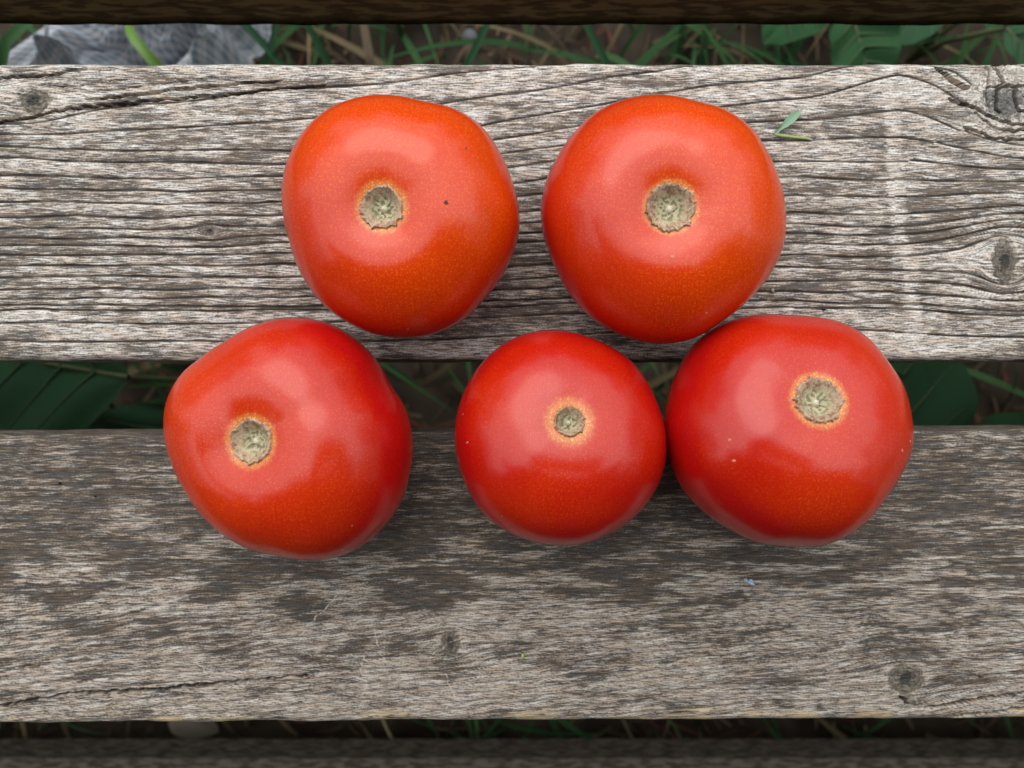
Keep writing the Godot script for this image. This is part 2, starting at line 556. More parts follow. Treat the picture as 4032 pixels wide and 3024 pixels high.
	var cracks2 := [
		{"path": charted(o5, 0.7533, [[-400, 1520], [0, 1482], [150, 1460], [350, 1425], [560, 1412], [800, 1405], [1100, 1375], [1400, 1350], [1600, 1332]]), "w": 5.0, "depth": 0.0052},
		{"path": charted(o5, 0.7533, [[545, 1410], [575, 1450], [565, 1520], [500, 1570]]), "w": 4.0, "depth": 0.0016},
		{"path": charted(o5, 0.7533, [[-200, 1320], [0, 1298], [120, 1285], [240, 1273]]), "w": 3.2, "depth": 0.0016},
		{"path": charted(o5, 0.7533, [[360, 1366], [480, 1352], [620, 1338]]), "w": 2.6, "depth": 0.0012},
		{"path": charted(o7, 0.6022, [[1560, 1235], [1700, 1215], [1900, 1180], [2300, 1130]]), "w": 6.4, "depth": 0.005},
		{"path": charted(o7, 0.6022, [[1750, 1305], [2000, 1272], [2300, 1225]]), "w": 6.4, "depth": 0.005},
		{"path": charted(o7, 0.6022, [[1395, 1158], [1415, 1185], [1432, 1212]]), "w": 6.4, "depth": 0.005},
		{"path": charted(o7, 0.6022, [[1240, 915], [1400, 885], [1560, 880]]), "w": 2.4, "depth": 0.001},
	]
	var o9 := Vector2(0, 1650)
	var scratches := []
	for q in [[[810, 590], [840, 555], [880, 520], [910, 482], [950, 462], [1010, 455]], [[1015, 570], [1030, 620], [1048, 665]], [[940, 640], [1010, 660], [1100, 664], [1145, 676]],
			[[990, 640], [980, 680], [1000, 730]], [[1055, 690], [1060, 725]], [[840, 640], [900, 646]], [[1180, 640], [1240, 600], [1290, 590]], [[520, 655], [545, 668], [560, 690]], [[1330, 540], [1365, 560], [1420, 548]], [[1210, 700], [1225, 740], [1250, 765]]]:
		scratches.append(charted(o9, 1.443, q))
	var marks2 := [
		[1870.0, 2405.0, 70.0, 40.0, 0.85, 0.0], [1985.0, 2470.0, 70.0, 34.0, 0.6, 0.9], [2535.0, 2560.0, 42.0, 130.0, 0.5, -0.12],
		[1650.0, 2500.0, 60.0, 60.0, 0.3, 0.0], [3230.0, 2450.0, 220.0, 34.0, 0.42, 0.0], [1380.0, 2420.0, 130.0, 40.0, 0.3, 0.0],
		[1650.0, 2720.0, 330.0, 60.0, 0.3, 0.0], [3160.0, 2770.0, 36.0, 50.0, 0.6, 0.0], [700.0, 2360.0, 140.0, 40.0, 0.25, 0.0], [480.0, 2020.0, 50.0, 40.0, 0.4, 0.0],
		[3480.0, 2300.0, 160.0, 46.0, 0.28, 0.0], [2300.0, 2440.0, 240.0, 24.0, 0.28, 0.0],
	]
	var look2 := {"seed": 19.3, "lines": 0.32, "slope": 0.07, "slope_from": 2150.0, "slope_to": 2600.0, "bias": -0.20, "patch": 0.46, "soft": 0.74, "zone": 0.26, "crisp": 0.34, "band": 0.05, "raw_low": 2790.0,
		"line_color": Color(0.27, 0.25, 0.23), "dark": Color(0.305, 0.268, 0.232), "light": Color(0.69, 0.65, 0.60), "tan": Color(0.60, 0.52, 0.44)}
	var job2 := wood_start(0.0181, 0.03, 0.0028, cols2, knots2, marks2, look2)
	var maps := wood_maps(job, cracks)
	var upper := put("seat_slat", plank(-0.1213, -0.0091, 0.03, 0.0032, 0.95, maps.hgt, 0.0008, 0.00024, 5.0), maps.mat, bench, Vector3(0, SEAT, 0))
	upper.set_meta("label", "upper seat slat with ridged grain and knots")
	var maps2 := wood_maps(job2, cracks2, scratches)
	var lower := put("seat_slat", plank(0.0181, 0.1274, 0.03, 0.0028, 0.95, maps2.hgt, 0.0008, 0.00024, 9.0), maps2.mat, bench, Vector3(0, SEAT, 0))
	lower.rotation_degrees.y = 0.28
	lower.set_meta("label", "lower seat slat with dense streaky grey grain")

	# the rear slat: only its front edge is in the picture
	var brown := wood_plain(Color(0.16, 0.115, 0.055), Color(0.07, 0.048, 0.024), 5)
	var none := PackedFloat32Array()
	var rear := put("seat_slat", plank(-0.2620, -0.1496, 0.03, 0.0025, 0.95, none, 0.006, 0.004, 14.0), brown, bench, Vector3(0, SEAT, 0))
	rear.set_meta("label", "dark brown rear slat along the top of the picture")
	# the low rail in front of the seat
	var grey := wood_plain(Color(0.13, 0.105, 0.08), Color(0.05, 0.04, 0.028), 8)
	var rail := put("foot_rail", plank(0.2925, 0.385, 0.034, 0.003, 0.95, none, 0.006, 0.004, 23.0), grey, bench, Vector3(0, 0.14, 0))
	rail.set_meta("label", "low grey front rail under the bench edge")
	# legs and the bearers that the slats are fixed to, at both ends
	for s in [-1.0, 1.0]:
		for z in [-0.22, 0.10]:
			var leg := BoxMesh.new()
			leg.size = Vector3(0.06, SEAT - 0.09, 0.06)
			put("leg", leg, brown, bench, Vector3(s * 0.72, (SEAT - 0.09) / 2.0, z))
		var bearer := BoxMesh.new()
		bearer.size = Vector3(0.045, 0.055, 0.38)
		put("bearer", bearer, brown, bench, Vector3(s * 0.72, SEAT - 0.0305 - 0.0275, -0.065))
		var strut := BoxMesh.new()
		strut.size = Vector3(0.045, 0.05, 0.30)
		put("rail_bracket", strut, brown, bench, Vector3(s * 0.72, 0.08, 0.27))


func wood_plain(light: Color, dark: Color, sd: int) -> StandardMaterial3D:
	var n := FastNoiseLite.new()
	n.seed = sd
	n.noise_type = FastNoiseLite.TYPE_SIMPLEX
	n.fractal_type = FastNoiseLite.FRACTAL_FBM
	n.fractal_octaves = 4
	n.frequency = 0.02
	var im := n.get_seamless_image(512, 512)
	im.resize(1024, 256, Image.INTERPOLATE_CUBIC)
	im.convert(Image.FORMAT_RGB8)
	var a := light.linear_to_srgb()
	var b := dark.linear_to_srgb()
	var d := im.get_data()
	for i in d.size() / 3:
		var t := smooth(0.3, 0.7, d[i * 3] / 255.0)
		d[i * 3] = int(lerpf(b.r, a.r, t) * 255.0)
		d[i * 3 + 1] = int(lerpf(b.g, a.g, t) * 255.0)
		d[i * 3 + 2] = int(lerpf(b.b, a.b, t) * 255.0)
	var m := StandardMaterial3D.new()
	m.albedo_texture = ImageTexture.create_from_image(Image.create_from_data(1024, 256, false, Image.FORMAT_RGB8, d))
	m.uv1_triplanar = true
	m.uv1_scale = Vector3(5.0, 18.0, 18.0)
	m.roughness = 0.85
	m.metallic_specular = 0.25
	return m


# ------------------------------------------------------------------ tomatoes
const FRUITS := [
	{"at": Vector3(-0.0373, 0.0306, -0.0561), "tilt": Vector2(-0.076, 0.099), "hr": 0.80, "dim": 0.18, "scar": 0.0066, "ripe": 0.26, "halo": 0.0008, "side": Vector3(0.5, 0.5, -0.7),
		"r": [39.87, 39.66, 39.21, 39.13, 39.99, 40.64, 40.61, 40.37, 39.60, 39.11, 38.27, 37.72, 38.48, 39.94, 40.92, 41.21, 41.10, 40.05, 38.83, 37.99, 39.33, 39.95, 39.31, 39.27],
		"spots": [[-0.05, 0.46, 0.6, 0, 1.7], [-0.62, 0.85, 0.35, 0, 1.5], [-1.35, 0.72, 0.25, 0, 1.0], [3.05, 1.25, 0.55, 2, 1.4], [0.75, 0.42, 0.22, 0, 1.0], [1.45, 1.15, 0.4, 1, 0.7], [-0.35, 1.15, 0.5, 0, 0.6]],
		"label": "orange red tomato with round dimpled scar, left on the upper slat"},
	{"at": Vector3(0.0499, 0.0306, -0.0551), "tilt": Vector2(-0.069, 0.060), "hr": 0.80, "dim": 0.20, "scar": 0.0074, "ripe": 0.22, "halo": 0.0006, "side": Vector3(0.8, 0.3, -0.3),
		"r": [40.12, 40.81, 40.29, 39.74, 39.88, 41.25, 41.39, 40.81, 40.07, 39.23, 38.74, 38.92, 40.12, 40.68, 40.71, 40.88, 41.30, 40.79, 39.91, 39.17, 40.04, 40.21, 39.65, 39.55],
		"spots": [[0.25, 1.25, 0.8, 1, 1.9], [0.85, 1.25, 1.0, 1, 0.8], [1.55, 0.32, 0.55, 1, 0.6], [1.2, 0.95, 0.35, 1, 1.0], [2.3, 0.6, 0.25, 0, 1.0]],
		"label": "orange red tomato with spiky edged scar beside the green sprig"},
	{"at": Vector3(-0.0733, 0.0318, 0.0182), "tilt": Vector2(-0.195, -0.036), "hr": 0.80, "dim": 0.18, "scar": 0.0069, "ripe": 0.62, "halo": 0.0008, "side": Vector3(-0.6, 0.5, 0.1),
		"r": [39.94, 40.91, 42.16, 42.63, 42.44, 41.02, 38.90, 38.30, 37.75, 37.50, 37.85, 39.20, 41.40, 43.00, 42.50, 40.17, 38.95, 39.71, 40.28, 40.32, 39.29, 37.93, 36.64, 38.61],
		"spots": [[3.9, 1.0, 0.4, 0, 0.8], [0.2, 0.62, 0.25, 0, 1.0], [0.75, 1.1, 0.3, 1, 0.7], [2.2, 0.5, 0.25, 0, 1.0], [1.0, 1.3, 0.25, 1, 1.0]],
		"label": "lopsided red tomato with pale green scar, leftmost over the gap"},
	{"at": Vector3(0.0159, 0.0283, 0.0181), "tilt": Vector2(0.056, -0.242), "hr": 0.82, "dim": 0.06, "scar": 0.0048, "ripe": 0.82, "halo": 0.0014, "side": Vector3(-0.3, 0.2, 0.3),
		"r": [35.80, 36.41, 36.70, 36.53, 36.39, 36.35, 36.00, 36.03, 36.07, 36.18, 35.62, 35.26, 35.52, 35.58, 35.93, 36.49, 37.06, 37.19, 36.58, 35.77, 35.47, 35.72, 35.26, 35.03],
		"spots": [[3.0, 1.05, 0.28, 1, 4.2], [3.3, 1.15, 0.2, 1, 3.0], [3.5, 0.55, 0.25, 0, 1.0], [4.1, 0.7, 0.3, 0, 1.0], [2.2, 1.2, 0.3, 1, 1.0]],
		"label": "smallest, roundest red tomato with a yellow ring round its small scar"},
	{"at": Vector3(0.0916, 0.0297, 0.0144), "tilt": Vector2(0.034, -0.326), "hr": 0.80, "dim": 0.08, "scar": 0.0072, "ripe": 0.74, "halo": 0.0009, "side": Vector3(0.8, 0.2, 0.2),
		"r": [40.12, 40.21, 38.91, 38.50, 39.73, 40.49, 39.68, 39.89, 39.32, 39.60, 40.16, 39.74, 40.03, 39.67, 39.82, 40.65, 40.36, 39.27, 37.89, 38.50, 40.31, 40.83, 40.21, 40.42],
		"spots": [[2.75, 0.75, 0.35, 1, 2.2], [2.55, 0.82, 0.40, 1, 2.0], [0.45, 0.85, 0.45, 1, 2.4], [0.3, 0.95, 0.35, 1, 2.0], [4.2, 0.55, 0.2, 0, 1.0]],
		"label": "red tomato with wide tan scar, rightmost of the five over the gap"},
]


func rim_at(r: Array, a: float) -> float:
	var n := r.size()
	var u := fposmod(a / TAU * n, n)
	var i := int(u)
	var t := u - i
	return cubic_interpolate(r[i % n], r[(i + 1) % n], r[(i + n - 1) % n], r[(i + 2) % n], t) * 0.001


# A point of the fruit in its own frame; psi from the stem, a round it
func fruit_point(f: Dictionary, mean: float, psi: float, a: float) -> Vector3:
	var r := rim_at(f.r, a)
	var sn := sin(psi)
	var cs := cos(psi)
	var rho := (mean + (r - mean) * pow(sn, 1.5)) * pow(sn, 0.86)
	var high: float = f.hr * mean
	var y := high * signf(cs) * pow(absf(cs), 0.92)
	var q := rho / mean
	if cs > 0.0:
		y *= 1.0 + 0.7 * (r / mean - 1.0) * sn
		y -= f.dim * high * exp(-pow(q / 0.35, 2.0))
		y -= 0.0034 * smooth(f.scar * 1.0, f.scar * 0.30, rho)
	else:
		y += 0.12 * high * exp(-pow(q / 0.35, 2.0))
	var v := Vector3(rho * cos(a), y, rho * sin(a))
	return v * (1.0 + 0.006 * noise_b.get_noise_3d(v.x * 28.0 + f.at.x * 1000.0, v.y * 28.0, v.z * 28.0))


func leaning(tilt: Vector2) -> Basis:
	var up := Vector3(sin(tilt.x), cos(tilt.x) * cos(tilt.y), sin(tilt.y)).normalized()
	return Basis(Quaternion(Vector3.UP, up))


func skin_texture() -> Array:
	var n := FastNoiseLite.new()
	n.seed = 5
	n.noise_type = FastNoiseLite.TYPE_CELLULAR
	n.cellular_return_type = FastNoiseLite.RETURN_DISTANCE
	n.frequency = 0.055
	var dots := n.get_seamless_image(640, 640)
	dots.convert(Image.FORMAT_RGB8)
	var n2 := FastNoiseLite.new()
	n2.seed = 9
	n2.noise_type = FastNoiseLite.TYPE_SIMPLEX
	n2.frequency = 0.03
	n2.fractal_octaves = 3
	var var_im := n2.get_seamless_image(640, 640)
	var_im.convert(Image.FORMAT_RGB8)
	var d := dots.get_data()
	var e := var_im.get_data()
	for i in d.size() / 3:
		var c := d[i * 3] / 255.0
		var w := e[i * 3] / 255.0
		var t := smooth(0.42 + 0.3 * (w - 0.5), 0.10, c) * (0.45 + 0.75 * w)
		d[i * 3] = int(clampf(0.88 + 0.12 * t, 0.0, 1.0) * 255.0)
		d[i * 3 + 1] = int(clampf(0.46 + 0.54 * t, 0.0, 1.0) * 255.0)
		d[i * 3 + 2] = int(clampf(0.60 + 0.40 * t, 0.0, 1.0) * 255.0)
	var col := Image.create_from_data(640, 640, false, Image.FORMAT_RGB8, d)
	return [ImageTexture.create_from_image(col), ImageTexture.create_from_image(dots)]


func build_tomatoes() -> void:
	var tex := skin_texture()
	var skin := StandardMaterial3D.new()
	skin.vertex_color_use_as_albedo = true
	skin.albedo_texture = tex[0]
	skin.uv1_triplanar = true
	skin.uv1_scale = Vector3(36, 36, 36)
	skin.roughness = 0.23
	skin.metallic_specular = 0.5
	var corky := StandardMaterial3D.new()
	corky.vertex_color_use_as_albedo = true
	corky.roughness = 0.75
	corky.metallic_specular = 0.35
	var blots := [plain(Color(0.10, 0.02, 0.01), 0.5), plain(Color(0.60, 0.26, 0.13), 0.5), plain(Color(0.55, 0.16, 0.02), 0.4)]
	for f in FRUITS:
		var mean := 0.0
		for v in f.r: mean += v
		mean *= 0.001 / f.r.size()
		var t := base("tomato", Vector3(f.at.x, SEAT, f.at.z))
		tag(t, f.label, "tomato", "tomatoes laid out on the bench")
		var lean := leaning(f.tilt)
		var sd: float = f.at.x * 1000.0
		var rows := 110
		var cols := 180
		var p := PackedVector3Array()
		var colors := PackedColorArray()
		var side: Vector3 = f.side.normalized()
		for r in rows:
			var w := float(r) / (rows - 1)
			var psi := 0.004 + (PI - 0.008) * (0.45 * w * w + 0.55 * w)
			for c in cols:
				var a := TAU * c / cols
				var v := fruit_point(f, mean, psi, a)
				var rho := Vector2(v.x, v.z).length()
				p.append(lean * v + Vector3(0, f.at.y, 0))
				# ripeness of the flesh: blotches, a greener shoulder side, a yellow ring at the stem
				var dir := v.normalized()
				var ripe: float = f.ripe + 0.22 * noise_b.get_noise_3d(v.x * 22.0, v.y * 22.0 + sd, v.z * 22.0) - 0.60 * (1.0 - f.ripe) * dir.dot(side)
				ripe = clampf(ripe + 0.95 * smooth(0.60, -0.25, dir.y), 0.0, 1.0)
				var col := Color(0.92, 0.25, 0.006).lerp(Color(0.66, 0.030, 0.012), ripe)
				var ray := noise_a.get_noise_2d(cos(a) * 3.0 + sd, sin(a) * 3.0) + 0.5 * noise_a.get_noise_2d(cos(a) * 11.0 + sd, sin(a) * 11.0)
				var ring := smooth(f.halo * (3.0 + 0.35 * ray), f.halo * 0.4, maxf(rho - f.scar, 0.0))
				var ring2 := exp(-maxf(rho - f.scar, 0.0) / 0.006)
				col = col.lerp(Color(0.82, 0.22, 0.02), ring2 * 0.35)
				col = col.lerp(Color(0.90, 1.0, 0.16), ring if cos(psi) > 0.0 else 0.0)
				colors.append(col)
		put("fruit_body", sheet(p, rows, cols, true, colors, PackedVector2Array(), true), skin, t)
		# specks and scuffs of the skin
		for q in f.spots:
			var bp := PackedVector3Array()
			for r in 7:
				for c in 10:
					var ba := TAU * c / 10.0
					var br: float = q[2] * 0.001 * r / 6.0 * (1.0 + 0.5 * noise_a.get_noise_2d(c * 1.7 + sd, q[0]))
					var v := fruit_point(f, mean, q[1] + br * sin(ba) * q[4] / mean, q[0] + br * cos(ba) / mean / sin(q[1]))
					bp.append(lean * (v * (1.0 + 0.0022 * (1.0 - pow(r / 6.0, 4.0)) - 0.0008)) + Vector3(0, f.at.y, 0))
			put("blemish", sheet(bp, 7, 10, true, PackedColorArray(), PackedVector2Array(), true), blots[q[3]], t)
		# the corky stem scar
		var sp := PackedVector3Array()
		var sc := PackedColorArray()
		var srows := 34
		var scols := 96
		for r in srows:
			var w := float(r) / (srows - 1)
			for c in scols:
				var a := TAU * c / scols
				var edge: float = f.scar * (1.0 + 0.05 * noise_a.get_noise_2d(cos(a) * 2.0 + sd, sin(a) * 2.0 + 3.0) + 0.018 * noise_a.get_noise_2d(cos(a) * 7.0 + sd, sin(a) * 7.0))
				edge += f.scar * 0.10 * pow(maxf(0.0, noise_a.get_noise_2d(cos(a) * 5.0 + sd * 2.0, sin(a) * 5.0 + 9.0)), 3.0) * 2.0
				var rho := maxf(edge * w, 0.00005)
				var psi := asin(clampf(pow(rho / mean, 1.0 / 0.86), 0.0, 1.0))
				var v := fruit_point(f, mean, psi, a)
				var x := v.x * 1000.0
				var z := v.z * 1000.0
				var n1 := noise_b.get_noise_3d(x * 0.55 + sd, z * 0.55, 1.0)
				var n2 := noise_a.get_noise_3d(x * 1.6, z * 1.6 + sd, 4.0)
				var n3 := noise_a.get_noise_2d(w * 9.0 + n1 * 1.5, sd + cos(a) * 1.5)
				var h := 0.0008 - 0.0013 * smooth(0.92, 1.0, w)
				h += 0.00028 * smooth(0.70, 0.88, w) * (0.6 + 0.6 * n1)                                  # corky rim
				h += 0.0012 * smooth(0.22, 0.05, w)                                                      # broken stem core
				var pits := smooth(0.12, 0.42, noise_a.get_noise_2d(x * 0.62 + sd * 3.0, z * 0.62)) * smooth(0.62, 0.45, w) * smooth(0.12, 0.22, w)
				h -= 0.0004 * pits
				h += 0.00012 * n2 + 0.00008 * n3
				v.y += h
				sp.append(lean * v + Vector3(0, f.at.y, 0))
				var green := smooth(0.72, 0.50, w + 0.18 * n1)
				var col := Color(0.36, 0.23, 0.14).lerp(Color(0.36, 0.35, 0.19), green * 0.8)
				col = col.lerp(Color(0.56, 0.47, 0.34), clampf(0.35 + n2, 0.0, 0.7) * 0.7)
				col = col.lerp(Color(0.17, 0.075, 0.045), clampf(n3 * 1.3 + 0.2 * n1, 0.0, 0.8) * (1.0 - 0.7 * green))
				col = col.lerp(Color(0.13, 0.13, 0.08), pits * 0.75)
				col = col.lerp(Color(0.62, 0.58, 0.44), smooth(0.2, 0.08, w) * 0.8)
				sc.append(col * 1.25)
		put("stem_scar", sheet(sp, srows, scols, true, sc, PackedVector2Array(), true), corky, t)


# ------------------------------------------------------------------ small things on the slats
func build_small_things() -> void:
	var leaf_mat := plain(Color(0.20, 0.33, 0.20), 0.5)
	leaf_mat.cull_mode = BaseMaterial3D.CULL_DISABLED
	var stem_mat := plain(Color(0.30, 0.40, 0.13), 0.6)
	# sprig: a bent stalk with one narrow leaf
	var s := base("leaf_sprig", Vector3(0.0985, SEAT + 0.0004, -0.0937))
	tag(s, "tiny green sprig with one narrow leaf, lying right of the spiky scarred tomato", "sprig")
	var stalk := PackedVector3Array([Vector3(0, 0.0010, 0), Vector3(0.003, 0.0010, 0.0006), Vector3(0.0075, 0.0007, 0.0010), Vector3(0.0120, 0.0006, 0.0014), Vector3(0.0144, 0.0003, 0.0019)])
	put("stalk", tube(stalk, [0.0005, 0.0006, 0.00055, 0.0005, 0.00035], 8), stem_mat, s)
	var p := PackedVector3Array()
	var ax := Vector3(0.0091, 0.0, -0.0083)
	var across := Vector3(0.0083, 0, 0.0091).normalized()
	for r in 15:
		var t := r / 14.0
		var w := 0.00052 + 0.00105 * pow(maxf(0.0, sin(PI * clampf((t - 0.25) / 0.77, 0.0, 1.0))), 0.8)
		for c in 5:
			var k := c / 2.0 - 1.0
			p.append(ax * t + across * k * w + Vector3(0, 0.0010 + 0.0012 * sin(t * 2.6) + 0.0004 * absf(k), 0))
	put("leaf", sheet(p, 15, 5), leaf_mat, s)
	# a flake of bluish white paint
	var white := plain(Color(0.50, 0.60, 0.70), 0.45)
	var flake := base("paint_flake", Vector3(0.0872, SEAT + 0.0003, 0.0731))
	tag(flake, "small crumpled bluish white flake on the lower slat, below the rightmost tomato", "flake")
	var pieces := [
		[[0.0, 0.0], [1.2, 0.5], [2.2, 1.2], [2.7, 2.0], [1.8, 2.4], [1.0, 1.6], [0.4, 1.0]],
		[[1.9, 1.2], [2.4, 0.3], [3.2, 0.5], [3.5, 1.5], [4.2, 2.5], [3.5, 2.9], [2.3, 2.5]],
		[[0.8, -0.4], [1.2, 0.0], [1.5, 0.7], [1.1, 0.5]],
	]
	for poly in pieces:
		put("shard", crumpled(poly, 0.0011), white, flake)
	# clear scrap half under the left upper tomato
	var scrap := base("plastic_scrap", Vector3(-0.0155, SEAT + 0.0003, -0.1012))
	tag(scrap, "tiny clear white scrap at the edge of the left upper tomato", "scrap")
	put("shard", crumpled([[0, 0], [0.8, -0.5], [1.6, 0.6], [2.2, 1.9], [1.9, 3.0], [0.9, 2.1], [0.3, 1.0]], 0.0014), plain(Color(0.72, 0.75, 0.78), 0.25, 0.6), scrap)
	var bit := put("leaf_crumb", crumpled([[0, 0], [0.7, -0.2], [0.9, 0.6], [0.8, 1.3], [0.1, 0.9]], 0.0006), plain(Color(0.35, 0.62, 0.10), 0.5), self, Vector3(0.0036, SEAT + 0.0004, 0.1018))
	tag(bit, "bright green crumb on the middle of the lower slat", "crumb")
	var crumb := put("dirt_crumb", crumpled([[0, 0], [0.9, -0.3], [1.3, 0.4], [1.0, 1.2], [0.2, 1.0]], 0.0007), plain(Color(0.10, 0.05, 0.02), 0.7), self, Vector3(0.1757, SEAT + 0.0004, 0.1096))
	tag(crumb, "dark brown crumb right of the lower slat's right knot", "crumb")
	var pale := put("seed_husk", crumpled([[0, 0], [0.8, -0.2], [1.0, 0.9], [0.5, 1.6], [0.0, 0.9]], 0.0009), plain(Color(0.52, 0.50, 0.38), 0.6), self, Vector3(0.0976, SEAT + 0.0004, -0.0357))
	tag(pale, "tiny pale husk on the upper slat right of the spiky scarred tomato", "husk")
	var specks := [[Vector3(0.1165, 0, -0.0286), 0.9], [Vector3(-0.1710, 0, 0.0370), 0.7], [Vector3(-0.1575, 0, 0.0420), 0.5]]
	var names := ["black speck on the upper slat above the rightmost tomato", "larger black speck near the lower slat's left end", "smaller black speck near the lower slat's left end"]
	for k in 3:
		var g: float = specks[k][1]
		var sp := put("dark_speck", crumpled([[0, 0], [1.0 * g, -0.3 * g], [1.9 * g, 0.2 * g], [1.6 * g, 1.0 * g], [0.4 * g, 1.0 * g]], 0.0005), plain(Color(0.015, 0.016, 0.025), 0.6), self, specks[k][0] + Vector3(0, SEAT + 0.0003, 0))
		tag(sp, names[k], "speck", "dark specks on the slats")


# A crumpled little piece with thickness; corners in millimetres
func crumpled(poly: Array, high: float) -> ArrayMesh:
	var mid := Vector2.ZERO
	for q in poly: mid += Vector2(q[0], q[1]) / poly.size()
	var n := poly.size() * 2
	var p := PackedVector3Array()
	for layer in [[1.0, 0.0], [1.03, 0.35], [0.8, 0.75], [0.45, 1.0], [0.02, 0.8]]:
		for k in n:
			var a := Vector2(poly[k / 2][0], poly[k / 2][1])
			var b := Vector2(poly[(k / 2 + 1) % poly.size()][0], poly[(k / 2 + 1) % poly.size()][1])
			var q := a if k % 2 == 0 else (a + b) / 2.0
			q = mid + (q - mid) * layer[0]
			p.append(Vector3(q.x * 0.001, high * layer[1] * (1.0 + 0.7 * noise_a.get_noise_2d(q.x * 1.3, q.y * 1.3)), q.y * 0.001))
	return sheet(p, 5, n, true)


# ------------------------------------------------------------------ ground and what grows there
func build_ground() -> void:
	var n := 150
	var p := PackedVector3Array()
	var c := PackedColorArray()
	for r in n + 1:
		for k in n + 1:
			var x := -1.1 + 2.2 * k / n
			var z := -1.1 + 2.2 * r / n
			var h := 0.014 * noise_b.get_noise_2d(x * 7.0, z * 7.0) + 0.006 * noise_a.get_noise_2d(x * 40.0, z * 40.0)
			h *= smooth(1.1, 0.8, maxf(absf(x), absf(z)))
			p.append(Vector3(x, h + 0.004, z))
			var t := 0.5 + 0.5 * noise_b.get_noise_2d(x * 30.0 + 5.0, z * 30.0)
			c.append(Color(0.034, 0.026, 0.019).lerp(Color(0.075, 0.058, 0.041), t))
	var soil := StandardMaterial3D.new()
	soil.vertex_color_use_as_albedo = true
	soil.roughness = 0.95
	soil.metallic_specular = 0.2
	var bed := put("soil", sheet(p, n + 1, n + 1, false, c), soil, self)
	tag(bed, "dark soil under the bench", "soil", "", "structure")
	var far := PlaneMesh.new()
	far.size = Vector2(120, 120)
	var lawn := plain(Color(0.06, 0.085, 0.03), 0.95, 0.2)
	var g := put("ground", far, lawn, self, Vector3(0, -0.02, 0))
	tag(g, "grassy ground round the bench", "ground", "", "structure")


func blade_mesh(wide: float, bend: float) -> ArrayMesh:
	var p := PackedVector3Array()
	for r in 9:
		var t := r / 8.0
		var w := wide * (1.0 - pow(t, 2.2)) * (0.6 + 0.4 * minf(1.0, t * 5.0)) + 0.0002
		var y := sin(t * bend) / bend
		var z := (1.0 - cos(t * bend)) / bend
		for k in 3:
			var s := k - 1.0
			p.append(Vector3(s * w * 0.5, y + absf(s) * w * 0.12, z))
	return sheet(p, 9, 3)


func scatter(called: String, label: String, category: String, m: Mesh, mat: Material, list: Array, tints: Array) -> void:
	var mm := MultiMesh.new()
	mm.transform_format = MultiMesh.TRANSFORM_3D
	mm.use_colors = true
	mm.mesh = m
	mm.instance_count = list.size()
	for i in list.size():
		mm.set_instance_transform(i, list[i])
		mm.set_instance_color(i, tints[i])
	var o := MultiMeshInstance3D.new()
	o.name = called
	o.multimesh = mm
	o.material_override = mat
	add_child(o, true)
	tag(o, label, category, "", "stuff")


